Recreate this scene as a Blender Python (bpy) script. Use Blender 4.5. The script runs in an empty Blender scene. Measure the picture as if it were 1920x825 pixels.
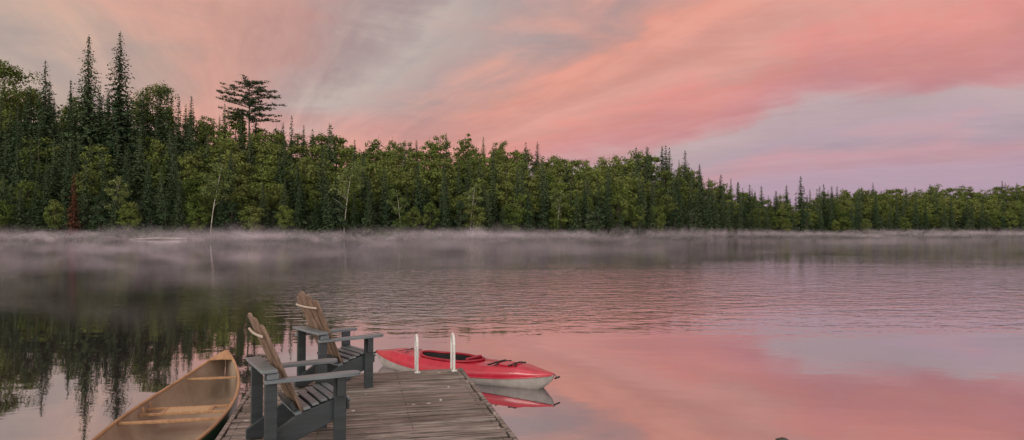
import bpy, math, random
import numpy as np
from mathutils import Vector, Matrix, Euler

S = bpy.context.scene
COL = S.collection
S.view_settings.view_transform = 'Standard'
S.view_settings.look = 'None'
S.view_settings.exposure = 0

# ------------------------------------------------------------------ helpers
def lin(c):
    o = []
    for v in c:
        v = v / 255.0
        o.append(v / 12.92 if v <= 0.04045 else ((v + 0.055) / 1.055) ** 2.4)
    return (o[0], o[1], o[2], 1.0)

class MB:
    def __init__(self):
        self.v = []; self.f = []; self.m = []
    def add(self, vs, fs, m=0):
        b = len(self.v)
        self.v += [tuple(p) for p in vs]
        self.f += [tuple(i + b for i in f) for f in fs]
        self.m += [m] * len(fs)
    def box(self, c, s, R=None, m=0):
        vs = []
        for x in (-.5, .5):
            for y in (-.5, .5):
                for z in (-.5, .5):
                    p = Vector((x * s[0], y * s[1], z * s[2]))
                    if R is not None: p = R @ p
                    vs.append(p + Vector(c))
        self.add(vs, [(0, 1, 3, 2), (4, 6, 7, 5), (0, 4, 5, 1), (2, 3, 7, 6), (0, 2, 6, 4), (1, 5, 7, 3)], m)
    def tube(self, pts, r, n=8, closed=False, m=0):
        pts = [Vector(p) for p in pts]
        N = len(pts); rings = []
        rr = r if hasattr(r, '__len__') else [r] * N
        up = Vector((0, 0, 1)); prev = None
        for i, p in enumerate(pts):
            a = pts[(i - 1) % N] if (closed or i > 0) else p
            b = pts[(i + 1) % N] if (closed or i < N - 1) else p
            t = (b - a).normalized()
            ref = prev if prev is not None else (up if abs(t.z) < .9 else Vector((1, 0, 0)))
            n1 = (ref - t * ref.dot(t))
            if n1.length < 1e-5: n1 = t.orthogonal()
            n1.normalize(); prev = n1
            n2 = t.cross(n1)
            rings.append([p + (n1 * math.cos(k * 2 * math.pi / n) + n2 * math.sin(k * 2 * math.pi / n)) * rr[i] for k in range(n)])
        vs = [q for ring in rings for q in ring]
        fs = []
        for i in range(N if closed else N - 1):
            j = (i + 1) % N
            for k in range(n):
                fs.append((i * n + k, i * n + (k + 1) % n, j * n + (k + 1) % n, j * n + k))
        if not closed:
            fs.append(tuple(range(n))[::-1]); fs.append(tuple((N - 1) * n + k for k in range(n)))
        self.add(vs, fs, m)
    def obj(self, name, mats, parent=None, smooth=False, bevel=0, **kw):
        me = bpy.data.meshes.new(name)
        me.from_pydata(self.v, [], self.f)
        for mt in mats: me.materials.append(mt)
        me.polygons.foreach_set('material_index', self.m)
        if smooth: me.polygons.foreach_set('use_smooth', [True] * len(self.f))
        me.update()
        o = bpy.data.objects.new(name, me)
        COL.objects.link(o)
        if parent: o.parent = parent
        if bevel:
            b = o.modifiers.new('b', 'BEVEL'); b.width = bevel; b.segments = 2; b.limit_method = 'ANGLE'
        for k, v in kw.items(): o[k] = v
        return o

def empty(name, loc, rz=0, **kw):
    o = bpy.data.objects.new(name, None)
    o.empty_display_size = .3
    o.location = loc; o.rotation_euler = (0, 0, rz)
    COL.objects.link(o)
    for k, v in kw.items(): o[k] = v
    return o

class NT:
    def __init__(self, nt):
        self.nt = nt; nt.nodes.clear()
    def n(self, t, **kw):
        nd = self.nt.nodes.new(t)
        for k, v in kw.items(): setattr(nd, k, v)
        return nd
    def setin(self, nd, key, v):
        s = nd.inputs[key]
        if isinstance(v, bpy.types.NodeSocket): self.nt.links.new(v, s)
        elif v is not None: s.default_value = v
    def math(self, op, a, b=None, c=None, clamp=False):
        nd = self.n('ShaderNodeMath', operation=op); nd.use_clamp = clamp
        self.setin(nd, 0, a)
        if b is not None: self.setin(nd, 1, b)
        if c is not None: self.setin(nd, 2, c)
        return nd.outputs[0]
    def smooth(self, v, a, b):
        nd = self.n('ShaderNodeMapRange', interpolation_type='SMOOTHSTEP')
        self.setin(nd, 0, v); self.setin(nd, 1, a); self.setin(nd, 2, b); self.setin(nd, 3, 0.0); self.setin(nd, 4, 1.0)
        return nd.outputs[0]
    def comb(self, x, y, z):
        nd = self.n('ShaderNodeCombineXYZ')
        self.setin(nd, 0, x); self.setin(nd, 1, y); self.setin(nd, 2, z)
        return nd.outputs[0]
    def sep(self, v):
        nd = self.n('ShaderNodeSeparateXYZ'); self.setin(nd, 0, v); return nd.outputs
    def noise(self, vec, scale, detail=3, rough=.5, dist=0.0):
        nd = self.n('ShaderNodeTexNoise')
        if vec is not None: self.setin(nd, 'Vector', vec)
        self.setin(nd, 'Scale', scale); self.setin(nd, 'Detail', detail); self.setin(nd, 'Roughness', rough); self.setin(nd, 'Distortion', dist)
        return nd.outputs[0]
    def ramp(self, fac, stops):
        nd = self.n('ShaderNodeValToRGB')
        e = nd.color_ramp.elements
        e[0].position = stops[0][0]; e[0].color = stops[0][1]
        e[1].position = stops[-1][0]; e[1].color = stops[-1][1]
        for p, c in stops[1:-1]:
            k = e.new(p); k.color = c
        self.setin(nd, 0, fac)
        return nd.outputs[0]
    def mix(self, f, a, b, mode='MIX'):
        nd = self.n('ShaderNodeMix', data_type='RGBA', blend_type=mode)
        self.setin(nd, 0, f); self.setin(nd, 6, a); self.setin(nd, 7, b)
        return nd.outputs[2]
    def mapping(self, vec, scale):
        nd = self.n('ShaderNodeMapping'); self.setin(nd, 'Vector', vec); self.setin(nd, 'Scale', scale)
        return nd.outputs[0]

def material(name):
    m = bpy.data.materials.new(name); m.use_nodes = True
    return m, NT(m.node_tree)

def principled(name, c1, c2, scale=(8, 8, 8), nscale=1.0, rough=.5, spec=.4, bump=0.0, metal=0.0, coat=0.0):
    m, t = material(name)
    tc = t.n('ShaderNodeTexCoord').outputs['Object']
    v = t.mapping(tc, scale)
    n = t.noise(v, nscale, 5, .6)
    f = t.smooth(n, .3, .7)
    col = t.mix(f, c1, c2)
    p = t.n('ShaderNodeBsdfPrincipled')
    t.setin(p, 'Base Color', col); t.setin(p, 'Roughness', rough); t.setin(p, 'Specular IOR Level', spec); t.setin(p, 'Metallic', metal)
    t.setin(p, 'Coat Weight', coat)
    if bump:
        b = t.n('ShaderNodeBump'); t.setin(b, 'Height', n); t.setin(b, 'Distance', bump); t.setin(b, 'Strength', .6)
        t.setin(p, 'Normal', b.outputs[0])
    o = t.n('ShaderNodeOutputMaterial'); t.setin(o, 0, p.outputs[0])
    return m

# ------------------------------------------------------------------ camera
HZ = 434.0; F = 1280.0; CH = 2.15
cam_d = bpy.data.cameras.new('camera'); cam_d.lens = 24; cam_d.sensor_width = 36
cam_d.clip_end = 9000; cam_d.clip_start = .05
cam = bpy.data.objects.new('camera', cam_d); COL.objects.link(cam)
cam.location = (0, 0, CH)
cam.rotation_euler = (math.radians(90) + math.atan((HZ - 412.5) / F), 0, 0)
S.camera = cam

# ------------------------------------------------------------------ world
w = bpy.data.worlds.new('World'); S.world = w; w.use_nodes = True
t = NT(w.node_tree)
gen = t.n('ShaderNodeTexCoord').outputs['Generated']
sx, sy, sz = t.sep(gen)[:3]
zc = t.math('MAXIMUM', sz, 0.012)
bb = t.math('DIVIDE', t.math('ADD', t.math('MULTIPLY', sx, .93), t.math('MULTIPLY', sy, .37)), zc)
aa = t.math('DIVIDE', t.math('ADD', t.math('MULTIPLY', sx, -.37), t.math('MULTIPLY', sy, .93)), zc)
tt = t.math('DIVIDE', bb, t.math('ADD', t.math('ABSOLUTE', bb), 3.0))
tt = t.math('MULTIPLY_ADD', tt, .5, .5)
ta = t.math('DIVIDE', aa, t.math('ADD', t.math('ABSOLUTE', aa), 3.0))
n0 = t.noise(gen, 3.2, 4, .55, .5)
n0b = t.noise(t.mapping(gen, (2.4, 2.4, 8.0)), 1.6, 5, .56, .7)
n2 = t.noise(t.comb(t.math('MULTIPLY', ta, 7.0), t.math('MULTIPLY', tt, 26.0), 4.1), 1.0, 4, .52, .8)
n3 = t.noise(t.comb(t.math('MULTIPLY', ta, 60.0), t.math('MULTIPLY', tt, 120.0), 2.1), 1.0, 4, .6, .5)
tw = t.math('ADD', tt, t.math('MULTIPLY', t.math('SUBTRACT', n0, .5), .09))
tw = t.math('ADD', tw, t.math('MULTIPLY', t.math('SUBTRACT', n0b, .5), .12))
tw = t.math('ADD', tw, t.math('MULTIPLY', t.math('SUBTRACT', n2, .5), .05))
def P(b): return (b / (abs(b) + 3) + 1) / 2
st = [(-8, (205, 182, 160)), (-2, (206, 178, 158)), (-1.1, (188, 168, 158)), (-.6, (203, 171, 155)), (-.2, (218, 163, 147)), (.15, (206, 158, 146)),
      (.42, (180, 154, 150)), (.8, (193, 176, 169)), (1.15, (186, 160, 155)), (1.5, (209, 160, 148)), (1.85, (231, 158, 139)),
      (2.5, (226, 162, 148)), (3.0, (227, 149, 138)), (3.8, (212, 143, 142)), (4.5, (204, 151, 152)), (5.2, (190, 166, 168)),
      (7, (183, 158, 168)), (9, (196, 151, 160)), (14, (177, 150, 168)), (40, (171, 146, 167))]
c = t.ramp(tw, [(P(b), lin(col)) for b, col in st])
lowm = t.math('SUBTRACT', 1.0, t.smooth(t.math('ADD', sz, t.math('MULTIPLY', t.math('SUBTRACT', n0b, .5), .12)), .115, .20))
winm = t.math('MULTIPLY', t.smooth(bb, -1.5, .3), t.math('SUBTRACT', 1.0, t.smooth(bb, 2.0, 4.0)))
c = t.mix(t.math('MULTIPLY', t.math('MULTIPLY', lowm, winm), .8), c, lin((224, 157, 145)))
lo = t.mix(1.0, c, (0.82, 0.85, 0.90, 1), 'MULTIPLY')
hi = t.mix(1.0, c, (1.09, 1.07, 1.05, 1), 'MULTIPLY')
c = t.mix(t.smooth(t.math('ADD', t.math('MULTIPLY', n2, .5), t.math('MULTIPLY', n0b, .5)), .34, .64), lo, hi)
c = t.mix(t.math('MULTIPLY', t.smooth(n3, .4, .75), .07), c, (0.82, .58, .48, 1))
back = t.smooth(t.math('MULTIPLY', sy, -1.0), -.2, .6)
c = t.mix(back, c, (1.38, 1.30, 1.16, 1))
sky = t.n('ShaderNodeTexSky'); sky.sky_type = 'NISHITA'; sky.sun_disc = False
SUN_EL = math.radians(26); SUN_AZ = math.radians(212)
sky.sun_elevation = SUN_EL; sky.sun_rotation = SUN_AZ
bg1 = t.n('ShaderNodeBackground'); t.setin(bg1, 0, c); t.setin(bg1, 1, 0.95)
bg2 = t.n('ShaderNodeBackground'); t.setin(bg2, 0, sky.outputs[0]); t.setin(bg2, 1, 0.004)
ad = t.n('ShaderNodeAddShader'); t.setin(ad, 0, bg1.outputs[0]); t.setin(ad, 1, bg2.outputs[0])
o = t.n('ShaderNodeOutputWorld'); t.setin(o, 0, ad.outputs[0])

sl = bpy.data.lights.new('sun', 'SUN'); sl.energy = 1.1; sl.angle = math.radians(24); sl.color = (1, .90, .76)
so = bpy.data.objects.new('sun', sl); COL.objects.link(so)
d = Vector((math.sin(SUN_AZ) * math.cos(SUN_EL), math.cos(SUN_AZ) * math.cos(SUN_EL), math.sin(SUN_EL)))
so.rotation_euler = d.to_track_quat('Z', 'Y').to_euler()
so.location = (0, -20, 30)

# ------------------------------------------------------------------ shore layout
def interp(tab):
    xs = [a for a, _ in tab]; ys = [b for _, b in tab]
    return lambda x: float(np.interp(x, xs, ys))
shoreD = interp([(-600, 160), (0, 170), (400, 178), (800, 190), (1100, 208), (1300, 240), (1420, 290), (1550, 330), (1920, 350), (2500, 350)])
canopy = interp([(-600, 178), (0, 158), (100, 165), (200, 176), (300, 180), (360, 200), (420, 212), (500, 218), (560, 232), (620, 246), (680, 262), (740, 254), (820, 256), (900, 264),
                 (960, 273), (1000, 277), (1100, 291), (1180, 288), (1250, 294), (1300, 313), (1350, 339), (1400, 359), (1450, 370), (1510, 366), (1570, 355), (1620, 345),
                 (1700, 352), (1800, 349), (1880, 347), (2500, 349)])
RID = 62.0
def hillH(px):
    D = shoreD(px) + RID
    return max(3.0, (HZ - canopy(px)) / F * D + CH - 12.5)
def terr(px, off):
    if off <= 0: return max(-1.2, off * .25)
    tq = min(off / RID, 1.0)
    return .25 + hillH(px) * (tq ** .9)
def wpos(px, off):
    y = shoreD(px) + off
    return ((px - 960) / F * y, y)

m_ground, t = material('forest_floor')
tc = t.n('ShaderNodeTexCoord').outputs['Object']
n = t.noise(tc, .4, 6, .65)
p = t.n('ShaderNodeBsdfPrincipled'); t.setin(p, 'Base Color', t.mix(n, (.02, .024, .013, 1), (.045, .05, .024, 1))); t.setin(p, 'Roughness', .95)
o = t.n('ShaderNodeOutputMaterial'); t.setin(o, 0, p.outputs[0])
offs = [-12, -4, -1, 0, 1, 4, 8, 14, 22, 30, 40, 50, 62, 90, 200, 800, 3500]
pxs = list(range(-600, 2501, 25))
mb = MB(); rg = random.Random(3)
vs = []
for px in pxs:
    for of in offs:
        x, y = wpos(px, of + (rg.uniform(-1, 1) if -5 < of < 60 else 0))
        z = terr(px, of)
        if 0 < of < 70: z += rg.uniform(-.2, .2)
        if of > 100: z = max(2, z * (.8 if of < 500 else .4))
        vs.append((x, y, z))
K = len(offs)
mb.add(vs, [(i * K + j, (i + 1) * K + j, (i + 1) * K + j + 1, i * K + j + 1) for i in range(len(pxs) - 1) for j in range(K - 1)])
mb.obj('ground', [m_ground], smooth=True, kind='structure', label='wooded hillside ground rising from the lake shore', category='ground')

# ------------------------------------------------------------------ lake
m_water, t = material('lake_water')
pos = t.n('ShaderNodeNewGeometry').outputs['Position']
px_, py_, pz_ = t.sep(pos)[:3]
patch = t.noise(t.comb(t.math('MULTIPLY', px_, .035), t.math('MULTIPLY', py_, .06), 0.0), 1.0, 4, .55, .8)
far = t.smooth(t.math('ADD', py_, t.math('MULTIPLY', t.math('SUBTRACT', patch, .5), 14.0)), 12.5, 20.0)
farther = t.math('MULTIPLY_ADD', t.smooth(py_, 22.0, 55.0), -.80, 1.0)
leftcalm = t.smooth(t.math('DIVIDE', px_, t.math('MAXIMUM', py_, 1.0)), -.45, -.10)
pm = t.smooth(patch, .3, .6)
amp = t.math('MULTIPLY', far, t.math('MULTIPLY_ADD', leftcalm, .80, .20))
amp = t.math('MULTIPLY', t.math('MULTIPLY', amp, farther), t.math('MULTIPLY_ADD', pm, .6, .4))
rip = t.noise(t.comb(t.math('MULTIPLY', px_, 1.3), t.math('MULTIPLY', py_, 2.2), 0.0), 1.0, 3, .6, .3)
swl = t.noise(t.comb(t.math('MULTIPLY', px_, .35), t.math('MULTIPLY', py_, .9), 3.0), 1.0, 2, .5, .3)
h = t.math('MULTIPLY', rip, t.math('MULTIPLY_ADD', amp, .055, .0009))
h = t.math('ADD', h, t.math('MULTIPLY', swl, t.math('MULTIPLY_ADD', amp, .022, .003)))
b = t.n('ShaderNodeBump'); t.setin(b, 'Height', h); t.setin(b, 'Distance', 1.0); t.setin(b, 'Strength', 1.0)
gl = t.n('ShaderNodeBsdfGlossy'); t.setin(gl, 'Color', (.92, .90, .93, 1)); t.setin(gl, 'Roughness', t.math('MULTIPLY_ADD', amp, .06, .016)); t.setin(gl, 'Normal', b.outputs[0])
df = t.n('ShaderNodeBsdfDiffuse'); t.setin(df, 'Color', (.055, .042, .048, 1))
fr = t.n('ShaderNodeFresnel'); t.setin(fr, 'IOR', 1.33)
fac = t.math('ADD', t.math('MULTIPLY', fr.outputs[0], .36), .64, clamp=True)
mx = t.n('ShaderNodeMixShader'); t.setin(mx, 0, fac); t.setin(mx, 1, df.outputs[0]); t.setin(mx, 2, gl.outputs[0])
o = t.n('ShaderNodeOutputMaterial'); t.setin(o, 0, mx.outputs[0])
mb = MB(); mb.add([(-1500, -300, 0), (1500, -300, 0), (1500, 420, 0), (-1500, 420, 0)], [(0, 1, 2, 3)])
mb.obj('lake', [m_water], kind='structure', label='calm lake reflecting the pink dawn sky', category='lake')

# ------------------------------------------------------------------ foliage meshes
def foliage_mat(name, dark, light, alt=None):
    m, t = material(name)
    tone = t.n('ShaderNodeAttribute'); tone.attribute_name = 'tone'
    oi = t.n('ShaderNodeObjectInfo')
    rnd = oi.outputs['Random']
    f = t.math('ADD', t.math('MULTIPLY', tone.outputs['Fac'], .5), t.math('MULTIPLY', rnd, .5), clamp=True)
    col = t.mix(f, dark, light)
    if alt:
        pos = t.n('ShaderNodeNewGeometry').outputs['Position']
        nn_ = t.noise(pos, .11, 2, .6)
        col = t.mix(t.math('MULTIPLY', t.smooth(nn_, .42, .66), .7), col, alt)
    a = t.n('ShaderNodeBsdfDiffuse'); t.setin(a, 'Color', col)
    b = t.n('ShaderNodeBsdfTranslucent'); t.setin(b, 'Color', col)
    mx = t.n('ShaderNodeMixShader'); t.setin(mx, 0, .22); t.setin(mx, 1, a.outputs[0]); t.setin(mx, 2, b.outputs[0])
    o = t.n('ShaderNodeOutputMaterial'); t.setin(o, 0, mx.outputs[0])
    return m
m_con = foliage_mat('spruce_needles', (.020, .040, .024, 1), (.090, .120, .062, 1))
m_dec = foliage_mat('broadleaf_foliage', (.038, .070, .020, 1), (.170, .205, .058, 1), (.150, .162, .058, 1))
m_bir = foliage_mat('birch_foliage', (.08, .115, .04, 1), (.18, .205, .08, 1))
m_red = foliage_mat('dead_needles', (.07, .032, .022, 1), (.12, .048, .032, 1))
m_bark = principled('bark', (.06, .045, .035, 1), (.13, .10, .08, 1), (3, 3, .5), 1, .9)
m_birch = principled('birch_bark', (.20, .18, .155, 1), (.50, .46, .41, 1), (1, 1, 3), 1, .8)

def rot_frames(N, rng):
    r = rng.normal(size=N.shape)
    t1 = np.cross(N, r); t1 /= np.linalg.norm(t1, axis=1, keepdims=True) + 1e-9
    t2 = np.cross(N, t1)
    return t1, t2
def leafs(C, N, s, rng, asp=.6):
    N = N / (np.linalg.norm(N, axis=1, keepdims=True) + 1e-9)
    t1, t2 = rot_frames(N, rng)
    s = s[:, None]
    j = lambda: rng.uniform(.7, 1.2, size=s.shape)
    return np.stack([C + t1 * s * j(), C + t2 * s * asp * j(), C - t1 * s * j(), C - t2 * s * asp * j()], 1)

def trunk_geo(H, r, lean=(0, 0), limbs=0, rng=None, z1=.95, cw=3):
    mb = MB()
    k = 7
    pts = [(lean[0] * (i / k) ** 1.5, lean[1] * (i / k) ** 1.5, H * z1 * i / k) for i in range(k + 1)]
    mb.tube(pts, [r * (1 - .85 * i / k) for i in range(k + 1)], 6)
    for _ in range(limbs):
        q = rng.uniform(.35, .8)
        p0 = Vector((lean[0] * q ** 1.5, lean[1] * q ** 1.5, H * z1 * q))
        a = rng.uniform(0, 6.28); L = cw * rng.uniform(.5, .95)
        p1 = p0 + Vector((math.cos(a) * L * .5, math.sin(a) * L * .5, L * .45))
        p2 = p0 + Vector((math.cos(a) * L, math.sin(a) * L, L * .75))
        mb.tube([p0, p1, p2], [r * .4, r * .22, r * .08], 5)
    return mb

def spruce_geo(seed, H=16., W=5.2, dens=1.0, bare=.05, gap=0.0):
    rng = np.random.default_rng(seed)
    Cs, Ns, Ss, Ts = [], [], [], []
    z = bare * H
    step = .44 / dens
    while z < H * .985:
        f = z / H
        prof = (1 - f) ** .85 * min(1, (f - bare) * 9 + .65)
        R = W / 2 * prof
        nb = max(4, int((5 + 5 * prof) * (dens ** .5)))
        ph = rng.uniform(0, 6.28)
        lev = rng.uniform(.72, 1.15)
        for k in range(nb):
            if rng.random() < gap: continue
            a = ph + k * 6.283 / nb + rng.normal() * .2
            r = R * lev * rng.uniform(.65, 1.2) + .10
            nq = max(2, int(r / (.42 / dens ** .3)) + 1)
            tone = rng.uniform(0, 1)
            for q in range(nq):
                u = (q + .8) / nq
                rr = r * u
                droop = -.28 * rr + .10 * rr * u
                sd = rng.normal() * .12 * (1 + rr * .3)
                Cs.append((math.cos(a) * rr - math.sin(a) * sd, math.sin(a) * rr + math.cos(a) * sd, z + droop + rng.normal() * .08))
                Ns.append((math.cos(a) * .55 + rng.normal() * .35, math.sin(a) * .55 + rng.normal() * .35, .8 + rng.normal() * .3))
                Ss.append((.28 + .16 * (1 - u) + .05 * rr) * rng.uniform(.8, 1.3) / dens ** .45 * (0.5 + .5 * prof ** .5))
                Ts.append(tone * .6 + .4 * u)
        z += step * rng.uniform(.8, 1.2)
    for k in range(5):
        Cs.append((0, 0, H * .97 + k * .1)); Ns.append(tuple(rng.normal(size=3) * (1, 1, .1))); Ss.append(.14); Ts.append(.5)
    V = leafs(np.array(Cs), np.array(Ns), np.array(Ss), rng, .55)
    return V, np.array(Ts), trunk_geo(H, H * .011, z1=1.0)

def broad_geo(seed, H=15., W=8., K=34, L=75, size=.34, zlo=.2, sparse=0, trunkr=.014, lean=(0, 0), limbs=7, cone=0.0):
    rng = np.random.default_rng(seed); pr = random.Random(seed)
    Cs, Ns, Ss, Ts = [], [], [], []
    zc = H * (1 + zlo) / 2; hz = H * (1 - zlo) / 2 * .92
    for k in range(K):
        d = rng.normal(size=3); d /= np.linalg.norm(d)
        rad = rng.uniform(.3, 1.0) ** .55 * .86
        c = np.array([d[0] * W / 2 * rad, d[1] * W / 2 * rad, zc + d[2] * hz * rad])
        f = c[2] / H
        c[:2] *= 1 - cone * (f - .4)
        c[0] += lean[0] * f ** 1.5; c[1] += lean[1] * f ** 1.5
        cr = rng.uniform(.09, .17) * W * (1.1 if sparse else 1.25)
        n = int(L * rng.uniform(.7, 1.3))
        dd = rng.normal(size=(n, 3)); dd /= np.linalg.norm(dd, axis=1, keepdims=True)
        rr = rng.uniform(.35, 1.08, size=(n, 1))
        pts = c + dd * rr * np.array([cr, cr, cr * .75])
        Cs.append(pts); Ns.append(dd + rng.normal(size=(n, 3)) * .4 + np.array([0, 0, .35]))
        Ss.append(size * rng.uniform(.5, 1.2, size=n))
        Ts.append(np.clip(rng.uniform(.15, .75) + rng.normal(size=n) * .12, 0, 1))
    V = leafs(np.concatenate(Cs), np.concatenate(Ns), np.concatenate(Ss), rng, .7)
    return V, np.concatenate(Ts), trunk_geo(H, H * trunkr, lean, limbs, pr, .88, W * .4)

def pine_geo(seed, H=26., W=20.):
    rng = np.random.default_rng(seed)
    mb = trunk_geo(H, .38, z1=.97)
    Cs, Ns, Ss, Ts = [], [], [], []
    for k in range(46):
        f = .50 + .49 * (k / 45.)
        z = H * f
        a = k * 2.4 + rng.normal() * .3
        env = math.sin(min(1, (1 - f) / .50 + .22) * 2.2) if f < .97 else .3
        r = W / 2 * max(.16, env) * rng.uniform(.6, .95)
        if math.cos(a) > 0: r *= 1.08
        lift = r * rng.uniform(.0, .18) - (.6 if f < .7 else 0)
        e = Vector((math.cos(a) * r, math.sin(a) * r, z + lift))
        mb.tube([(0, 0, z - .3), (e.x * .5, e.y * .5, z + lift * .25), tuple(e)], [.14, .09, .03], 5)
        tone0 = rng.uniform(.3, .9)
        for q in range(int(3 + r * 1.2)):
            u = .28 + .75 * (q + rng.uniform(0, 1)) / int(3 + r * 1.2)
            c = np.array([e.x * u + rng.normal() * .5, e.y * u + rng.normal() * .5, z + lift * u * u + .25 + rng.normal() * .2])
            n = 20
            dd = rng.normal(size=(n, 3)); dd /= np.linalg.norm(dd, axis=1, keepdims=True)
            Cs.append(c + dd * rng.uniform(.2, 1, size=(n, 1)) * np.array([1.0, 1.0, .45]))
            Ns.append(dd + np.array([0, 0, .6])); Ss.append(rng.uniform(.16, .34, size=n)); Ts.append(np.clip(tone0 + rng.normal(size=n) * .1, 0, 1))
    V = leafs(np.concatenate(Cs), np.concatenate(Ns), np.concatenate(Ss), rng, .5)
    return V, np.concatenate(Ts), mb

def crown_mesh(name, V, T, mat, trunk=None, barkmat=None):
    n = V.shape[0]
    vv = V.reshape(-1, 3)
    tone = np.repeat(T, 4)
    me = bpy.data.meshes.new(name)
    if trunk is None:
        me.vertices.add(n * 4); me.vertices.foreach_set('co', vv.astype(np.float32).ravel())
        me.loops.add(n * 4); me.loops.foreach_set('vertex_index', np.arange(n * 4, dtype=np.int32))
        me.polygons.add(n); me.polygons.foreach_set('loop_start', np.arange(0, n * 4, 4, dtype=np.int32))
        me.materials.append(mat)
    else:
        allv = vv.tolist() + [tuple(q) for q in trunk.v]
        f = np.arange(n * 4).reshape(-1, 4).tolist() + [tuple(i + n * 4 for i in q) for q in trunk.f]
        me.from_pydata(allv, [], f)
        me.materials.append(mat); me.materials.append(barkmat)
        mi = np.zeros(len(f), dtype=np.int32); mi[n:] = 1
        me.polygons.foreach_set('material_index', mi)
        tone = np.concatenate([tone, np.zeros(len(trunk.v))])
    me.update(calc_edges=True)
    at = me.attributes.new('tone', 'FLOAT', 'POINT')
    at.data.foreach_set('value', tone.astype(np.float32))
    return me

SPR = [spruce_geo(100 + i, 16, [4.8, 5.6, 6.2, 5.2, 5.8][i], 1.25, [.02, .03, .02, .05, .03][i]) for i in range(5)]
BRO = [broad_geo(200 + i, 15, [10, 9, 11, 9.5, 10.5][i], 44, 85, .34, [.02, .05, .03, .0, .08][i], cone=.35) for i in range(5)]
CED = [broad_geo(300 + i, 11, 5.2, 30, 60, .28, -.05, cone=.9) for i in range(2)]
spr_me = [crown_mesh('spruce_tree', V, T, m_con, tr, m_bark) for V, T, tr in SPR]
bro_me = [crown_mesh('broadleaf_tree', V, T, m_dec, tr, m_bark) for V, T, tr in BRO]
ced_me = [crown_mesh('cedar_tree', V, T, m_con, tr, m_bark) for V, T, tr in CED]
SPRl = [spruce_geo(400 + i, 16, 5.6, .85, .05) for i in range(3)]
BROl = [broad_geo(500 + i, 15, 10, 32, 40, .46, .05, cone=.3) for i in range(4)]

GRP = 'trees of the lakeside forest'
rnd = random.Random(11)
def inst(me, name, x, y, z, h, base, wsc, label, cat):
    o = bpy.data.objects.new(name, me); COL.objects.link(o)
    s = h / base
    o.scale = (s * wsc, s * wsc, s)
    o.location = (x, y, z); o.rotation_euler = (rnd.uniform(-.03, .03), rnd.uniform(-.03, .03), rnd.uniform(0, 6.28))
    o['label'] = label; o['category'] = cat; o['group'] = GRP
    return o

def p_con(px, row):
    if px < 330: b = .78
    elif px < 620: b = .42
    elif px < 1190: b = .08
    elif px < 1560: b = .66
    else: b = .14
    if row <= 1: b = max(b, .58) if px < 1200 else max(b, .82)
    elif row == 2: b = max(b, .36)
    elif row == 3: b = max(b, .18)
    return b

stuffC, stuffCt, stuffD, stuffDt = [], [], [], []
stuff_tr = MB()
rows = [1.5, 5.5, 10.5, 16, 22, 29, 37, 46, 56, 65]
nind = 0
for ri, of in enumerate(rows):
    px = -170 + rnd.uniform(0, 20)
    while px < 2090:
        D = shoreD(px)
        sp = (4.9 if px < 1300 else 6.8) * (1.0 if ri > 0 else .85)
        offj = of + rnd.uniform(-2.0, 2.5)
        if ri == 0: offj = max(.6, of + rnd.uniform(-.8, 1.5))
        pj = px + rnd.uniform(-8, 8)
        x, y = wpos(pj, offj); z = terr(pj, offj) - .2
        cap = (HZ - canopy(pj)) / F * y + CH + rnd.choice([-3, -2, -1, -.5, 0, .5, 1.2, 2.4])
        con = rnd.random() < p_con(pj, ri)
        if ri <= 2:
            h = rnd.uniform(11, 20) if con else rnd.uniform(8, 13)
            if ri == 0: h *= .78
        else:
            h = rnd.uniform(14, 21) if con else rnd.uniform(10, 15.5)
        if ri >= 8: h = cap - z
        if con and ri >= 5: h += rnd.uniform(-1, 3)
        h = min(h, cap - z + (2.5 if con else 0))
        h = max(5.0, h)
        ws = rnd.uniform(.85, 1.2)
        if ri <= 2 and -25 < pj < 1945 and nind < 268:
            if con:
                if ri == 0 and rnd.random() < .35:
                    inst(rnd.choice(ced_me), 'cedar_tree', x, y, z, h * .8, 11, ws, 'low dark green cedar tree at the water edge', 'tree')
                else:
                    inst(rnd.choice(spr_me), 'spruce_tree', x, y, z, h, 16, ws * min(1.4, 14.5 / max(h, 9)),
                         'dark green conical spruce tree by the lake shore' if ri < 2 else 'dark green spruce tree on the wooded slope', 'tree')
            else:
                inst(rnd.choice(bro_me), 'broadleaf_tree', x, y, z, h, 15, ws * 1.05,
                     'leafy green broadleaf tree by the lake shore' if ri < 2 else 'leafy green broadleaf tree on the wooded slope', 'tree')
            nind += 1
        else:
            src = rnd.choice(SPRl) if con else rnd.choice(BROl)
            base = 16 if con else 15
            s = h / base; a = rnd.uniform(0, 6.28)
            wsc = ws * (1.0 if h > 12 else 1.25)
            ca, sa = math.cos(a), math.sin(a)
            q = src[0].reshape(-1, 3)
            q2 = np.stack([(q[:, 0] * ca - q[:, 1] * sa) * s * wsc + x, (q[:, 0] * sa + q[:, 1] * ca) * s * wsc + y, q[:, 2] * s + z], 1)
            T = np.clip(src[1] * .5 + rnd.uniform(-.45, .85), -.5, 1.3)
            (stuffC if con else stuffD).append(q2.reshape(-1, 4, 3)); (stuffCt if con else stuffDt).append(T)
            stuff_tr.tube([(x, y, z - .5), (x, y, z + h * .5), (x, y, z + h * .92)], [.2, .13, .03], 5)
        px += sp / D * F * rnd.uniform(.8, 1.2)
Vc = np.concatenate(stuffC); Vd = np.concatenate(stuffD); Tc = np.concatenate(stuffCt); Td = np.concatenate(stuffDt)
nC, nD = len(Vc), len(Vd)
tv = np.array([tuple(q) for q in stuff_tr.v]); tq = [f for f in stuff_tr.f if len(f) == 4]
allv = np.concatenate([Vc.reshape(-1, 3), Vd.reshape(-1, 3), tv])
faces = np.concatenate([np.arange((nC + nD) * 4).reshape(-1, 4), np.array(tq) + (nC + nD) * 4])
me = bpy.data.meshes.new('forest')
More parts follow.
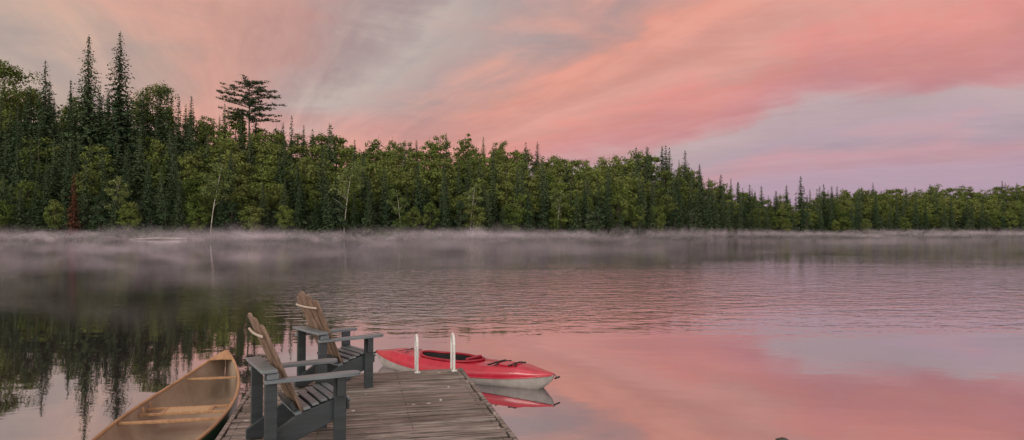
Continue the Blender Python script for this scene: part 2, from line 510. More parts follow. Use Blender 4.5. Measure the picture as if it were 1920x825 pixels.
me.vertices.add(len(allv)); me.vertices.foreach_set('co', allv.astype(np.float32).ravel())
me.loops.add(len(faces) * 4); me.loops.foreach_set('vertex_index', faces.astype(np.int32).ravel())
me.polygons.add(len(faces)); me.polygons.foreach_set('loop_start', np.arange(0, len(faces) * 4, 4, dtype=np.int32))
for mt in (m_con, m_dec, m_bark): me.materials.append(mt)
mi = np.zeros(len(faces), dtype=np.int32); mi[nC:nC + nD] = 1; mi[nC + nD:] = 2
me.polygons.foreach_set('material_index', mi)
me.update(calc_edges=True)
at = me.attributes.new('tone', 'FLOAT', 'POINT')
at.data.foreach_set('value', np.concatenate([np.repeat(Tc, 4), np.repeat(Td, 4), np.zeros(len(tv))]).astype(np.float32))
fo = bpy.data.objects.new('forest', me); COL.objects.link(fo)
fo['kind'] = 'stuff'; fo['label'] = 'dense mixed forest covering the hillside above the lake'; fo['category'] = 'forest'

rng = np.random.default_rng(9)
N1 = 9000; N2 = 18000
pxa = rng.uniform(-170, 2090, N1 + N2)
ofa = np.concatenate([rng.uniform(-1.2, 4, N1), rng.uniform(2, 62, N2)])
hh_ = np.concatenate([np.abs(rng.normal(size=N1)) * .9, np.abs(rng.normal(size=N2)) * 1.8])
Cs = np.array([(*wpos(a, b_), max(.05, terr(a, b_)) + c_) for a, b_, c_ in zip(pxa, ofa, hh_)])
sz_ = np.concatenate([rng.uniform(.25, .6, N1), rng.uniform(.4, .9, N2)])
V = leafs(Cs, rng.normal(size=Cs.shape) + np.array([0, -.3, .5]), sz_, rng, .7)
me = crown_mesh('undergrowth', V, np.clip(.25 + .3 * np.sin(Cs[:, 0] * .3) + rng.normal(size=len(Cs)) * .15, 0, 1), m_con)
uo = bpy.data.objects.new('undergrowth', me); COL.objects.link(uo)
uo['kind'] = 'stuff'; uo['label'] = 'low bushes and saplings along the shoreline and slope'; uo['category'] = 'bushes'

def hero(name, geo, mat, bark, px, off, ytop, base, wsc, label, rz=0.0, h=None):
    x, y = wpos(px, off); z = terr(px, off) - .3
    if h is None: h = (HZ - ytop) / F * y + CH - z
    V, T, tr = geo
    e = empty(name, (x, y, z), rz, label=label, category='tree', group=GRP)
    s = h / base; e.scale = (s * wsc, s * wsc, s)
    cm = crown_mesh('crown', V, T, mat)
    co = bpy.data.objects.new('crown', cm); COL.objects.link(co); co.parent = e
    tr.obj('trunk', [bark], parent=e, smooth=True)
    return e
SK = 'spruce_tree'
L1 = 'tall dark spruce tree standing above the forest canopy'
hero(SK, spruce_geo(1, 30, 12, 1.15, .05, gap=.04), m_con, m_bark, 163, 30, 63, 30, 1.0, L1)
hero(SK, spruce_geo(2, 30, 13, 1.15, .05, gap=.04), m_con, m_bark, 222, 30, 56, 30, 1.0, L1)
hero(SK, spruce_geo(3, 26, 11.0, .95, .05, gap=.08), m_con, m_bark, 82, 32, 111, 26, 1.0, L1)
hero(SK, spruce_geo(4, 20, 5.0, .95, .05), m_con, m_bark, 130, 44, 148, 20, 1.0, 'slender dark spruce top above the canopy')
hero(SK, spruce_geo(5, 22, 7.5, .95, .05), m_con, m_bark, 357, 40, 178, 22, 1.0, L1)
hero(SK, spruce_geo(6, 22, 8.0, .95, .05), m_con, m_bark, 30, 20, 190, 22, 1.0, 'tall blue-green spruce tree on the slope')
hero(SK, spruce_geo(13, 22, 6.5, .95, .05), m_con, m_bark, 330, 12, 300, 22, .9, 'pointed spruce tree among the shore trees')
hero(SK, spruce_geo(14, 22, 6.5, .95, .05), m_con, m_bark, 860, 14, 298, 22, .8, 'pointed spruce tree among the broadleaf trees')
hero('broadleaf_tree', broad_geo(7, 24, 15, 46, 90, .36, .25), m_dec, m_bark, 6, 48, 98, 24, 1.0, 'tall broadleaf tree with rounded crown on the ridge')
hero('broadleaf_tree', broad_geo(8, 22, 16, 50, 80, .36, .2), m_dec, m_bark, 293, 52, 150, 22, 1.0, 'broad leafy tree with airy crown on the ridge')
hero('pine_tree', pine_geo(9, 26, 22), m_con, m_bark, 466, 50, 152, 26, 1.08, 'old white pine with spreading layered branches above the forest')
hero('broadleaf_tree', broad_geo(10, 18, 7, 16, 60, .32, .35), m_dec, m_bark, 873, 55, 240, 18, .9, 'slim broadleaf tree rising over the canopy')
hero('broadleaf_tree', broad_geo(12, 18, 9, 22, 70, .32, .25), m_dec, m_bark, 938, 55, 256, 18, .9, 'round-crowned broadleaf tree rising over the canopy')
for i, (px, yt, of) in enumerate([(1215, 274, 40), (1242, 272, 44), (1285, 281, 40), (1312, 306, 38), (1198, 283, 46), (1352, 326, 34),
                                  (1384, 340, 28), (1406, 346, 26), (1428, 348, 26), (1475, 346, 22), (1502, 329, 22), (1545, 344, 26), (1560, 348, 30), (1880, 338, 58), (1455, 358, 20)]):
    hero(SK, spruce_geo(30 + i, 18, rnd.uniform(5.4, 7.4), .95, .05, gap=.04), m_con, m_bark, px, of, yt, 18, 1.15, 'pointed spruce tree rising over the distant treeline')
hero('spruce_tree', spruce_geo(60, 15, 4.6, 1.0, .05, gap=.1), m_red, m_bark, 138, .3, 322, 15, .8, 'dead spruce with rusty red needles at the shore')
for i, (px, yt, ln, W, of) in enumerate([(395, 290, 2.4, 8, 1.4), (208, 322, 2.4, 7, 1.4), (645, 292, 1.8, 8, 1.8), (752, 345, -1.5, 7.5, 1.2), (882, 335, 1.4, 8, 2.0), (1045, 345, 1.4, 7.5, 2.4)]):
    hero('birch_tree', broad_geo(70 + i, 17, W, 26, 50, .30, .32, 1, .009, (ln, 0), 6), m_bir, m_birch, px, of, yt, 17, 1.0,
         'slender white-barked birch tree leaning at the lake edge')

m_rock = principled('shore_rock', (.04, .036, .034, 1), (.11, .10, .095, 1), (1, 1, 1), 2, .9, bump=.05)
def rock(x, y, z, s, seed, label):
    import bmesh
    bm = bmesh.new(); bmesh.ops.create_icosphere(bm, subdivisions=3, radius=1)
    r = random.Random(seed); ph = [r.uniform(0, 6) for _ in range(6)]
    for v in bm.verts:
        c = v.co
        k = 1 + .16 * math.sin(c.x * 3 + ph[0]) * math.cos(c.y * 2.6 + ph[1]) + .1 * math.sin(c.z * 5 + ph[2] + c.x * 4)
        v.co = Vector((c.x * k * s[0], c.y * k * s[1], c.z * k * s[2]))
    me = bpy.data.meshes.new('rock'); bm.to_mesh(me); bm.free(); me.materials.append(m_rock)
    for p_ in me.polygons: p_.use_smooth = True
    o = bpy.data.objects.new('rock', me); COL.objects.link(o); o.location = (x, y, z)
    o['label'] = label; o['category'] = 'rock'
    return o
for i, px in enumerate([60, 95, 330, 372, 590, 628, 735, 760, 1065, 1100, 1705]):
    x, y = wpos(px, -1.6)
    o = rock(x, y, .1, (rnd.uniform(.6, 1.6), .6, rnd.uniform(.3, .6)), i, 'grey boulder at the edge of the far shore'); o['group'] = 'boulders along the far shore'
rock(2.78, 7.03, -.03, (.085, .12, .055), 77, 'small dark rock just breaking the lake surface')
m_drift = principled('driftwood', (.16, .14, .13, 1), (.30, .27, .24, 1), (1, 1, 1), 1, .9)
mb = MB()
x0, y0 = wpos(242, -2.4); x1, y1 = wpos(352, -2.0)
mb.tube([(x0, y0, .15), ((x0 + x1) / 2, (y0 + y1) / 2, .5), (x1, y1, .35)], [.1, .2, .24], 8)
mb.tube([((x0 + x1) / 2, (y0 + y1) / 2, .5), ((x0 + x1) / 2 + 1.5, y0, 1.3)], [.1, .04], 6)
mb.obj('driftwood_log', [m_drift], smooth=True, label='bleached fallen log lying at the far shore', category='log')

# ------------------------------------------------------------------ mist
m_mist, t = material('mist')
uv = t.n('ShaderNodeAttribute'); uv.attribute_name = 'hf'
hf = uv.outputs['Fac']
uv2 = t.n('ShaderNodeAttribute'); uv2.attribute_name = 'dens'
pos = t.n('ShaderNodeNewGeometry').outputs['Position']
X, Y, Z = t.sep(pos)[:3]
nz = t.noise(t.comb(t.math('MULTIPLY', X, .16), t.math('MULTIPLY', Y, .31), t.math('MULTIPLY', hf, 1.6)), 1.0, 5, .6, 1.0)
nzb = t.noise(t.comb(t.math('MULTIPLY', X, .035), t.math('MULTIPLY', Y, .17), 0.0), 1.0, 3, .5, .5)
topn = t.math('ADD', hf, t.math('MULTIPLY', t.math('SUBTRACT', nz, .5), 1.4))
al = t.math('MULTIPLY', t.smooth(hf, 0.0, .45), t.math('SUBTRACT', 1.0, t.smooth(topn, .10, .95)))
al = t.math('MULTIPLY', al, t.math('SUBTRACT', 1.0, t.smooth(hf, .35, 1.0)))
al = t.math('MULTIPLY', al, t.math('MULTIPLY_ADD', t.smooth(nzb, .3, .7), .8, .55))
al = t.math('MULTIPLY', al, uv2.outputs['Fac'])
tr = t.n('ShaderNodeBsdfTransparent')
df = t.n('ShaderNodeBsdfDiffuse'); t.setin(df, 'Color', (.52, .43, .50, 1))
m2 = t.n('ShaderNodeMixShader'); t.setin(m2, 0, al); t.setin(m2, 1, tr.outputs[0]); t.setin(m2, 2, df.outputs[0])
o = t.n('ShaderNodeOutputMaterial'); t.setin(o, 0, m2.outputs[0])
mb = MB(); hfv = []; dnv = []
for fr_, hh, dn in [(.14, 1.5, .07), (.20, 1.9, .13), (.30, 2.4, .22), (.46, 3.0, .30), (.68, 3.6, .30), (.95, 4.4, .28)]:
    P_ = list(range(-300, 2251, 25)); vs = []; J = 8
    for px in P_:
        D = shoreD(px) * fr_ * (1 + (.05 * math.sin(px * .01 + fr_ * 20) + .02 * math.sin(px * .037 + fr_ * 9)) * (1 if fr_ < .9 else .3))
        hv = hh * (1 + .22 * math.sin(px * .013 + fr_ * 31) + .12 * math.sin(px * .041 + fr_ * 11))
        for j in range(J + 1):
            vs.append(((px - 960) / F * D, D, .02 + hv * j / J)); hfv.append(j / J)
            side = float(np.interp(px, [-300, 700, 1500, 2250], [1.0, 1.0, .6, .5])) if fr_ < .5 else 1.0
            dnv.append(dn * side)
    mb.add(vs, [(i * (J + 1) + j, (i + 1) * (J + 1) + j, (i + 1) * (J + 1) + j + 1, i * (J + 1) + j + 1) for i in range(len(P_) - 1) for j in range(J)])
mo = mb.obj('mist', [m_mist], smooth=True, kind='stuff', label='thin morning mist drifting over the lake surface', category='mist')
at = mo.data.attributes.new('hf', 'FLOAT', 'POINT'); at.data.foreach_set('value', hfv)
at = mo.data.attributes.new('dens', 'FLOAT', 'POINT'); at.data.foreach_set('value', dnv)

# ------------------------------------------------------------------ dock
m_deck, t = material('weathered_planks')
tc = t.n('ShaderNodeTexCoord').outputs['Object']
ri_ = t.n('ShaderNodeNewGeometry').outputs['Random Per Island']
dx, dy, dz = t.sep(tc)[:3]
v = t.comb(t.math('ADD', t.math('MULTIPLY', dx, 1.3), t.math('MULTIPLY', ri_, 40.0)), t.math('MULTIPLY', dy, 30.0), t.math('MULTIPLY', dz, 30.0))
g = t.noise(v, 1.0, 6, .65, .4)
g2 = t.noise(tc, 1.6, 5, .65)
col = t.mix(t.smooth(g, .36, .64), (.045, .036, .034, 1), (.37, .32, .30, 1))
col = t.mix(t.math('MULTIPLY', ri_, .6), col, (.12, .09, .075, 1))
col = t.mix(t.math('MULTIPLY', t.smooth(g2, .42, .72), .6), col, (.045, .042, .034, 1))
vo = t.n('ShaderNodeTexVoronoi'); t.setin(vo, 'Vector', t.mapping(tc, (1, 1, .01))); t.setin(vo, 'Scale', 6.5)
wn = t.sep(vo.outputs['Color'])
spot = t.math('MULTIPLY', t.math('LESS_THAN', vo.outputs['Distance'], t.math('MULTIPLY', wn[1], .16)), t.math('GREATER_THAN', wn[0], .5))
col = t.mix(t.math('MULTIPLY', spot, .8), col, (.52, .50, .48, 1))
p = t.n('ShaderNodeBsdfPrincipled'); t.setin(p, 'Base Color', col); t.setin(p, 'Roughness', .64); t.setin(p, 'Specular IOR Level', .42)
b = t.n('ShaderNodeBump'); t.setin(b, 'Height', g); t.setin(b, 'Distance', .008); t.setin(b, 'Strength', .9); t.setin(p, 'Normal', b.outputs[0])
o = t.n('ShaderNodeOutputMaterial'); t.setin(o, 0, p.outputs[0])
m_nail = principled('nail_heads', (.03, .03, .03, 1), (.12, .09, .07, 1), rough=.6)

TH = math.radians(13)
DW = 2.55
dock = empty('dock', (-.655, 9.0, .35), TH, label='weathered grey wooden plank dock over the lake', category='dock')
mb = MB(); rr = random.Random(5)
yy = -.07
while yy > -10.6:
    mb.box((-DW / 2 + rr.uniform(-.012, .012), yy, -.019 + rr.uniform(-.006, .006)), (DW - .10 + rr.uniform(-.02, .02), .124 + rr.uniform(-.006, .004), .038), Euler((rr.uniform(-.05, .05), 0, rr.uniform(-.004, .004))).to_matrix())
    yy -= .146
mb.obj('deck', [m_deck], parent=dock, bevel=.006)
for xx in (-.022, -DW + .022):
    mb = MB()
    mb.box((xx, -2.6, -.085), (.042, 5.2, .19)); mb.box((xx, -7.95, -.088), (.042, 5.45, .19))
    mb.obj('side_beam', [m_deck], parent=dock, bevel=.005)
mb = MB(); mb.box((-DW / 2, .025, -.1), (DW - .12, .04, .17)); mb.obj('end_beam', [m_deck], parent=dock, bevel=.004)
for xx in (-.16, -DW + .16):
    for y2 in (-.35, -3.4, -6.4, -9.4):
        mb = MB(); mb.tube([(xx, y2, -1.6), (xx, y2, -.045)], .07, 12); mb.obj('post', [m_deck], parent=dock)
mb = MB()
yy = -.07
while yy > -10.6:
    for xx in (-.12, -.86, -1.7, -2.43):
        for k in (-.035, .035):
            mb.tube([(xx + rr.uniform(-.01, .01), yy + k, -.006), (xx, yy + k, .006)], .005, 6)
    yy -= .146
mb.obj('nails', [m_nail], parent=dock, kind='stuff')
m_alu = principled('aluminium_rail', (.62, .60, .60, 1), (.76, .75, .75, 1), rough=.4, metal=.25)
lad = bpy.data.objects.new('ladder', None); COL.objects.link(lad); lad.parent = dock; lad['label'] = 'aluminium swim ladder with two arched handrails'
for xx in (-.13, -.60):
    mb = MB(); pts = [(xx, -.17, .0)]
    pts += [(xx, -.17, .2), (xx, -.17, .34)]
    for k in range(1, 8):
        a = math.pi * k / 8
        pts.append((xx, -.045 - .125 * math.cos(a), .34 + .125 * math.sin(a)))
    pts += [(xx, .08, .34), (xx, .08, 0), (xx, .08, -1.1)]
    mb.tube(pts, .016, 10)
    mb.box((xx, -.17, .012), (.07, .09, .010))
    mb.obj('handrail', [m_alu], parent=lad, smooth=False)
for z_ in (-.2, -.5, -.8):
    mb = MB(); mb.box((-.365, .10, z_), (.44, .08, .025)); mb.obj('rung', [m_alu], parent=lad)

# ------------------------------------------------------------------ adirondack chairs
m_slate = principled('slate_plastic', (.028, .034, .040, 1), (.045, .053, .062, 1), (3, 20, 20), 1, .42, .5, .001)
m_slate_lit = principled('slate_sky_lit', (.115, .135, .155, 1), (.18, .20, .225, 1), (3, 20, 20), 1, .42, .5, .001)  # slate again, lightened: sky sheen on arms, seat, cross board painted into colour
m_slat = principled('brown_back_slats', (.125, .080, .060, 1), (.26, .175, .13, 1), (20, 20, 2.2), 1, .6, .3, .001)
m_brace = principled('pale_brace', (.40, .33, .28, 1), (.5, .42, .36, 1), rough=.5)
def chair_parts(par):
    for yy in (-.285, .285):
        mb = MB(); mb.box((-.325, yy, .335), (.095, .04, .67)); mb.obj('leg', [m_slate], parent=par, bevel=.004)
        mb = MB(); mb.box((.235, yy, .293), (.10, .04, .586)); mb.box((.235, yy * 1.13, .50), (.07, .03, .165)); mb.obj('leg', [m_slate], parent=par, bevel=.004)
    for yy in (-.243, .243):
        mb = MB()
        prof = [(-.42, .015), (-.30, .012), (.0, .13), (.30, .25), (.30, .385), (.24, .40), (.05, .345), (-.12, .285), (-.26, .20), (-.42, .10)]
        n = len(prof); vs = [(a, yy - .02, z) for a, z in prof] + [(a, yy + .02, z) for a, z in prof]
        mb.add(vs, [tuple(range(n)), tuple(range(2 * n - 1, n - 1, -1))] + [(i, i + n, (i + 1) % n + n, (i + 1) % n) for i in range(n)])
        mb.obj('seat_rail', [m_slate], parent=par, bevel=.004)
    for sg in (-1, 1):
        mb = MB()
        xs = [-.38, -.30, -.1, .1, .22, .32, .37, .395]
        wid = [.035, .04, .055, .066, .072, .07, .055, .02]
        up = [(x_, sg * (.315 + .01 * (x_ > 0)) + w_) for x_, w_ in zip(xs, wid)]
        dn = [(x_, sg * (.315 + .01 * (x_ > 0)) - w_) for x_, w_ in zip(xs, wid)]
        out = up + dn[::-1]
        n = len(out)
        vs = [(a, b_, .588) for a, b_ in out] + [(a, b_, .614) for a, b_ in out]
        mb.add(vs, [tuple(range(n))[::-1], tuple(range(n, 2 * n))] + [(i, (i + 1) % n, (i + 1) % n + n, i + n) for i in range(n)])
        mb.obj('armrest', [m_slate_lit], parent=par, bevel=.004)
    mb = MB()
    mb.box((-.345, 0, .684), (.125, .70, .026))
    mb.box((-.315, -.305, .640), (.09, .055, .05)); mb.box((-.315, .305, .640), (.09, .055, .05))
    mb.obj('cross_board', [m_slate_lit], parent=par, bevel=.005)
    mb = MB(); mb.box((.315, 0, .335), (.025, .52, .10)); mb.obj('apron', [m_slate], parent=par, bevel=.004)
    mb = MB()
    N = 7
    for k in range(N):
        f = k / (N - 1)
        x_ = -.10 + .42 * f
        z_ = .305 + .105 * math.sin(min(f, .86) / .86 * math.pi / 2) - (.035 if k == N - 1 else 0)
        sl_ = -.24 * (1 - f) + (.75 if k == N - 1 else 0)
        mb.box((x_, 0, z_), (.056, .53, .02), Euler((0, sl_, 0)).to_matrix())
    mb.obj('seat', [m_slate_lit], parent=par, bevel=.004)
    mb = MB()
    b0 = Vector((-.065, 0, .27)); b1 = Vector((-.44, 0, 1.12)); dr = (b1 - b0); Lb = dr.length; dr.normalize()
    nn = Vector((dr.z, 0, -dr.x))
    ns = 5; wb, wt = .088, .102
    top = [.90, .965, 1.0, .965, .90]
    for k in range(ns):
        q = k - 2
        yb = q * (wb + .008); yt = q * (wt + .010)
        tl_ = Lb * top[k]
        ring = []
        steps = [0, .5, .93, .975, 1.0]
        for s_ in steps:
            c_ = b0 + dr * (tl_ * s_); yc = yb + (yt - yb) * s_
            hw = (wb + (wt - wb) * s_) / 2
            if s_ == .975: hw *= .9
            if s_ == 1.0: hw *= .65
            c_ = c_ + nn * (.018 * (abs(q) / 2) ** 2)
            ring.append([c_ + Vector((0, yc - hw, 0)) - nn * .011, c_ + Vector((0, yc + hw, 0)) - nn * .011, c_ + Vector((0, yc + hw, 0)) + nn * .011, c_ + Vector((0, yc - hw, 0)) + nn * .011])
        vs = [p__ for r_ in ring for p__ in r_]; fs = [(3, 2, 1, 0)]
        for i in range(len(steps) - 1):
            for j in range(4):
                fs.append((i * 4 + j, i * 4 + (j + 1) % 4, (i + 1) * 4 + (j + 1) % 4, (i + 1) * 4 + j))
        e_ = (len(steps) - 1) * 4
        fs.append((e_, e_ + 1, e_ + 2, e_ + 3))
        mb.add(vs, fs)
    mb.obj('backrest', [m_slat], parent=par, bevel=.003)
    mb = MB()
    c_ = b0 + dr * (Lb * .82)
    pts = [c_ - nn * (.022 + .012 * math.cos(q / 6 * math.pi / 2)) + Vector((0, q / 6 * .262, 0)) for q in range(-6, 7)]
    mb.tube(pts, .011, 8); mb.obj('brace', [m_brace], parent=par)
    mb = MB(); c_ = b0 + dr * (Lb * .12); mb.box(tuple(c_ - nn * .03), (.03, .45, .07), Euler((0, -.38, 0)).to_matrix()); mb.obj('lower_brace', [m_slate], parent=par)
chair = empty('chair', (-1.80, 5.90, .352), math.radians(31), category='chair', group='adirondack chairs on the dock')
chair['label'] = 'slate adirondack chair with brown slatted back beside the canoe'
chair_parts(chair)
kids = [k for k in COL.objects if k.parent is chair]
ch2 = chair.copy(); COL.objects.link(ch2); ch2.location = (-2.01, 7.93, .352); ch2.rotation_euler = (0, 0, math.radians(40))
ch2['label'] = 'slate adirondack chair with brown slatted back by the dock end'
for k in kids:
    c2 = k.copy(); COL.objects.link(c2); c2.parent = ch2

# ------------------------------------------------------------------ canoe
m_green = principled('green_hull', (.008, .06, .03, 1), (.012, .08, .04, 1), rough=.3, coat=.3)
m_tan = principled('tan_lining', (.27, .20, .155, 1), (.42, .325, .255, 1), (1.2, 1.2, 1.2), 1.5, .5, .35)
m_ash = principled('varnished_ash', (.30, .16, .085, 1), (.44, .26, .14, 1), (2, 20, 20), 1, .4, .4)
m_cane, t = material('woven_cane')
tc = t.n('ShaderNodeTexCoord').outputs['Object']
ck = t.n('ShaderNodeTexChecker'); t.setin(ck, 'Vector', tc); t.setin(ck, 'Scale', 55.0); t.setin(ck, 'Color1', (.62, .42, .24, 1)); t.setin(ck, 'Color2', (.25, .15, .08, 1))
p = t.n('ShaderNodeBsdfPrincipled'); t.setin(p, 'Base Color', ck.outputs[0]); t.setin(p, 'Roughness', .6)
o = t.n('ShaderNodeOutputMaterial'); t.setin(o, 0, p.outputs[0])
tip = Vector((-3.80, 9.10)); axd = Vector((.200, -.980)).normalized(); LC = 4.95
cen = tip + axd * (LC / 2)
canoe = empty('canoe', (cen.x, cen.y, 0), math.atan2(axd.y, axd.x), label='green canoe with tan interior and wooden gunwales moored by the dock', category='canoe')
def cw(s): return .475 * max(0.0, 1 - abs(s) ** 2.1) ** .82 + .008
def csh(s): return .34 + .22 * abs(s) ** 3.2
def ckl(s): return -.06 + .05 * abs(s) ** 4 + (.16 * max(0, abs(s) - .93) / .07)
def canoe_shell(inset, zmin, name, mat):
    NS, NQ = 72, 24; vs = []
    for i in range(NS + 1):
        s = -1 + 2 * i / NS
        w_ = max(.004, cw(s) - inset); hs = csh(s); kl = ckl(s)
        xx = s * LC / 2 * (1 - (inset * 1.2) / (LC / 2))
        for j in range(NQ + 1):
            ph = (j / NQ - .5) * math.pi
            y_ = w_ * math.copysign(abs(math.sin(ph)) ** .8, ph)
            z_ = hs - (hs - kl) * abs(math.cos(ph)) ** .62
            k_ = (z_ - kl) / (hs - kl)
            xr = xx * (1 - .035 * abs(s) ** 8 * (1 - k_) ** 2)
            vs.append((xr, y_, max(z_, zmin)))
    mb = MB(); K = NQ + 1
    mb.add(vs, [(i * K + j, (i + 1) * K + j, (i + 1) * K + j + 1, i * K + j + 1) for i in range(NS) for j in range(NQ)])
    return mb.obj(name, [mat], parent=canoe, smooth=True)
canoe_shell(0, -1, 'hull', m_green)
canoe_shell(.014, .018, 'lining', m_tan)
for sg in (-1, 1):
    mb = MB()
    mb.tube([(s * LC / 2, sg * (cw(s) - .006), csh(s) + .004) for s in np.linspace(-1, 1, 70)], .017, 8)
    mb.obj('gunwale', [m_ash], parent=canoe, smooth=True)
def cbar(name, s, z, wd, th, mat=m_ash):
    mb = MB(); w_ = cw(s) - .02
    n_ = 12; x_ = s * LC / 2; vs = []
    for i in range(n_ + 1):
        q = -1 + 2 * i / n_
        hw = wd * (.5 + .18 * math.cos(q * math.pi * 1.0))
        for (a, b_) in ((-hw, -th / 2), (hw, -th / 2), (hw, th / 2), (-hw, th / 2)):
            vs.append((x_ + a, q * w_, z + b_))
    fs = [(0, 1, 2, 3), (n_ * 4 + 3, n_ * 4 + 2, n_ * 4 + 1, n_ * 4)]
    for i in range(n_):
        for j in range(4): fs.append((i * 4 + j, (i + 1) * 4 + j, (i + 1) * 4 + (j + 1) % 4, i * 4 + (j + 1) % 4))
    mb.add(vs, fs); return mb.obj(name, [mat], parent=canoe, bevel=.003)
cbar('yoke', .02, csh(0) - .02, .055, .022)
def cseat(s, z):
    x_ = s * LC / 2
    mb = MB()
    for a in (-.115, .115):
        w_ = cw(s) - .022
        mb.box((x_ + a, 0, z), (.035, 2 * w_, .022))
    hw = min(.23, cw(s) * .62)
    for yy in (-hw, hw): mb.box((x_, yy, z + .001), (.19, .035, .02))
    for yy in (-cw(s) + .06, cw(s) - .06):
        for a in (-.115, .115): mb.box((x_ + a, yy, (z + csh(s)) / 2 + .008), (.018, .018, csh(s) - z - .03))
    so_ = mb.obj('seat', [m_ash], parent=canoe, bevel=.002)
    mb = MB(); mb.box((x_, 0, z + .004), (.20, 2 * hw - .03, .008)); mb.obj('seat_webbing', [m_cane], parent=so_)
cseat(-.24, .26); cseat(.58, .25)
cbar('thwart', -.68, csh(.66) - .03, .05, .02)
for sg in (-1, 1):
    mb = MB(); vs = []; fs = []
    ss = np.linspace(.88, .995, 8)
    for s in ss:
        for q in (-1, 0, 1): vs.append((sg * s * LC / 2, q * (cw(s) - .012), csh(s) + .008 + .006 * (q == 0)))
    for i in range(7):
        for j in range(2): fs.append((i * 3 + j, (i + 1) * 3 + j, (i + 1) * 3 + j + 1, i * 3 + j + 1))
    mb.add(vs, fs); ob = mb.obj('deck_plate', [m_ash], parent=canoe)
    sm = ob.modifiers.new('s', 'SOLIDIFY'); sm.thickness = .012

# ------------------------------------------------------------------ kayak
m_redp = principled('red_deck', (.38, .011, .034, 1), (.47, .018, .046, 1), rough=.30, spec=.55, coat=.4)
m_hullk = principled('pale_hull', (.24, .215, .205, 1), (.33, .30, .29, 1), rough=.4)
m_blk = principled('black_plastic', (.010, .010, .011, 1), (.02, .02, .022, 1), rough=.5)
m_dkred = principled('dark_red_rim', (.24, .008, .02, 1), (.32, .012, .03, 1), rough=.35)
A = Vector((-2.20, 11.15)); B = Vector((.57, 9.29)); ax = (B - A); LK = ax.length; cK = (A + B) / 2
kay = empty('kayak', (cK.x, cK.y, 0), math.atan2(ax.y, ax.x), label='red and white recreational kayak floating beside the dock ladder', category='kayak')
def kw(s): return .36 * max(0.0, 1 - abs(s) ** 2.0) ** .80 + .006
def kseam(s): return .095 + .11 * abs(s) ** 2.6
def kkeel(s): return -.07 + .03 * s * s + .16 * max(0, abs(s) - .86) / .14
def kcrown(s): return .145 + .03 * math.cos(min(1, abs(s + .02) / .9) * math.pi / 2) - .125 * max(0, abs(s) - .7) / .3
CS, CA, CB = -.06, .34, .265
def deckpt(s, q):
    w_ = kw(s); ph = q * math.pi / 2
    y_ = w_ * math.sin(ph)
    ridge = .022 * math.exp(-((abs(q) - .55) / .09) ** 2)
    return (s * LK / 2, y_, kseam(s) + kcrown(s) * abs(math.cos(ph)) ** .6 + ridge * (1 - abs(s) ** 4))
NS, NQ = 160, 48
mb = MB(); vs = []; fs = []
for i in range(NS + 1):
    for j in range(NQ + 1): vs.append(deckpt(-1 + 2 * i / NS, -1 + 2 * j / NQ))
K = NQ + 1
def inside(s, y): return ((s - CS) / CA) ** 2 + (y / CB) ** 2 < 1
for i in range(NS):
    for j in range(NQ):
        s = -1 + 2 * (i + .5) / NS; y_ = vs[i * K + j][1] * .5 + vs[(i + 1) * K + j + 1][1] * .5
        if inside(s, y_): continue
        fs.append((i * K + j, i * K + j + 1, (i + 1) * K + j + 1, (i + 1) * K + j))
mb.add(vs, fs); mb.obj('deck', [m_redp], parent=kay, smooth=True)
mb = MB(); vs = []; fs = []
NQ2 = 24; K = NQ2 + 1
for i in range(NS + 1):
    s = -1 + 2 * i / NS
    for j in range(NQ2 + 1):
        ph = (j / NQ2 - .5) * math.pi
        vs.append((s * LK / 2 * (1 - .02 * abs(s) ** 6 * math.cos(ph)), kw(s) * 1.0 * math.copysign(abs(math.sin(ph)) ** .85, ph), kseam(s) - (kseam(s) - kkeel(s)) * abs(math.cos(ph)) ** .7))
for i in range(NS):
    for j in range(NQ2): fs.append((i * K + j, (i + 1) * K + j, (i + 1) * K + j + 1, i * K + j + 1))
mb.add(vs, fs); mb.obj('hull', [m_hullk], parent=kay, smooth=True)
for sg in (-1, 1):
    mb = MB(); mb.tube([(s * LK / 2, sg * (kw(s) + .003), kseam(s)) for s in np.linspace(-.985, .985, 60)], .011, 6)
    mb.obj('seam_trim', [m_redp], parent=kay, smooth=True)
def rimz(s, y_):
    q = max(-1, min(1, y_ / max(kw(s), .01))); return deckpt(s, math.asin(q) / (math.pi / 2))[2]
ell = []
for k in range(64):
    a = k / 64 * 6.28318; s = CS + CA * math.cos(a); y_ = CB * math.sin(a); ell.append((s, y_, rimz(s, y_)))
mb = MB()
mb.tube([(s * LK / 2, y_, z + .018) for s, y_, z in ell], .018, 8, closed=True)
mb.obj('coaming', [m_dkred], parent=kay, smooth=True)
mb = MB(); vs = []; fs = []
R_ = 8
for r_ in range(R_ + 1):
    f = r_ / R_
    for s, y_, z in ell:
        k_ = 1.0 - .85 * max(0, f - .55) / .45 if f > .55 else 1.0
        zz = z + .012 - (z - .02) * min(1, f / .6)
        vs.append(((CS + (s - CS) * k_ * .98) * LK / 2, y_ * k_ * .98, max(zz, .02)))
for r_ in range(R_):
    for k in range(64):
        fs.append((r_ * 64 + k, r_ * 64 + (k + 1) % 64, (r_ + 1) * 64 + (k + 1) % 64, (r_ + 1) * 64 + k))
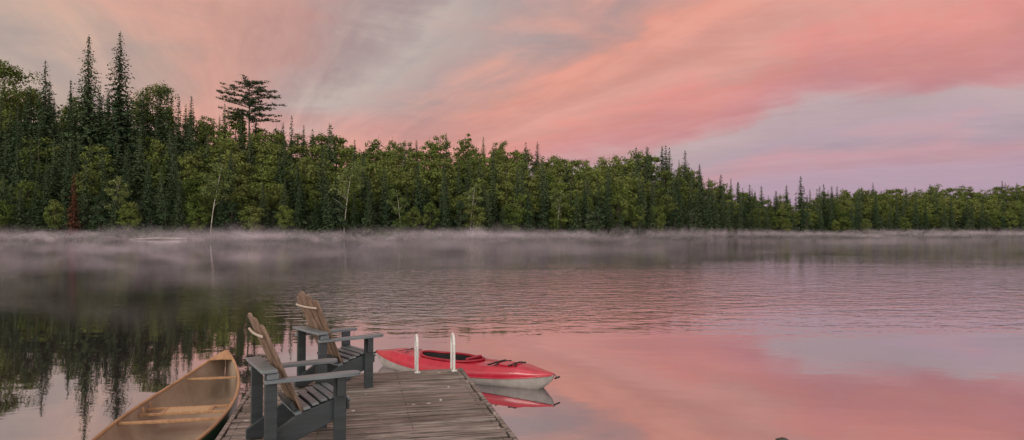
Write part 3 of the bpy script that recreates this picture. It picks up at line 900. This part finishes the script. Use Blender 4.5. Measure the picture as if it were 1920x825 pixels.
fs.append(tuple(R_ * 64 + k for k in range(64)))
mb.add(vs, fs); mb.obj('cockpit_well', [m_blk], parent=kay, smooth=True)
mb = MB(); sx0 = (CS + .10) * LK / 2
mb.box((sx0, 0, .09), (.36, .36, .05)); mb.box((sx0 + .02, -.17, .12), (.3, .05, .08)); mb.box((sx0 + .02, .17, .12), (.3, .05, .08))
mb.box((sx0 + .22, 0, .21), (.05, .36, .22), Euler((0, .25, 0)).to_matrix())
mb.obj('seat', [m_dkred], parent=kay, bevel=.015)
mb = MB()
hs, ha, hb = .56, .105, .13
pts = []
for k in range(40):
    a = k / 40 * 6.28318; s = hs + ha * math.cos(a); y_ = hb * math.sin(a); pts.append((s * LK / 2, y_, rimz(s, y_) + .008))
mb.tube(pts, .010, 6, closed=True)
vs = pts + [(hs * LK / 2, 0, rimz(hs, 0) + .024)]
mb.add(vs, [(k, (k + 1) % 40, 40) for k in range(40)])
mb.obj('hatch', [m_redp], parent=kay, smooth=True)
def dline(mb, s0, y0, s1, y1, r=.006, up=.02):
    mb.tube([((s0 + (s1 - s0) * q) * LK / 2, y0 + (y1 - y0) * q, rimz(s0 + (s1 - s0) * q, y0 + (y1 - y0) * q) + up) for q in np.linspace(0, 1, 10)], r, 6)
for seg in [(.43, -.22, .50, .20, .011), (.50, -.2, .43, .22, .011), (.62, -.17, .67, .15, .011), (.67, -.15, .62, .17, .011), (-.62, -.18, -.52, .2, .005), (-.52, -.2, -.62, .18, .005)]:
    mb = MB(); dline(mb, *seg); mb.obj('bungee_cord', [m_blk], parent=kay)
for sg in (-1, 1):
    mb = MB()
    e0 = Vector((sg * .97 * LK / 2, 0, kseam(1) + .02)); e1 = Vector((sg * (LK / 2 + .05), .0, kseam(1) - .03))
    mb.tube([e0, (e0 + e1) / 2 + Vector((0, 0, .015)), e1], .006, 6); mb.tube([e1 + Vector((0, -.06, 0)), e1 + Vector((0, .06, 0))], .013, 8)
    mb.obj('carry_handle', [m_blk], parent=kay)
print('individual trees', nind, 'stuff quads', nC, nD)
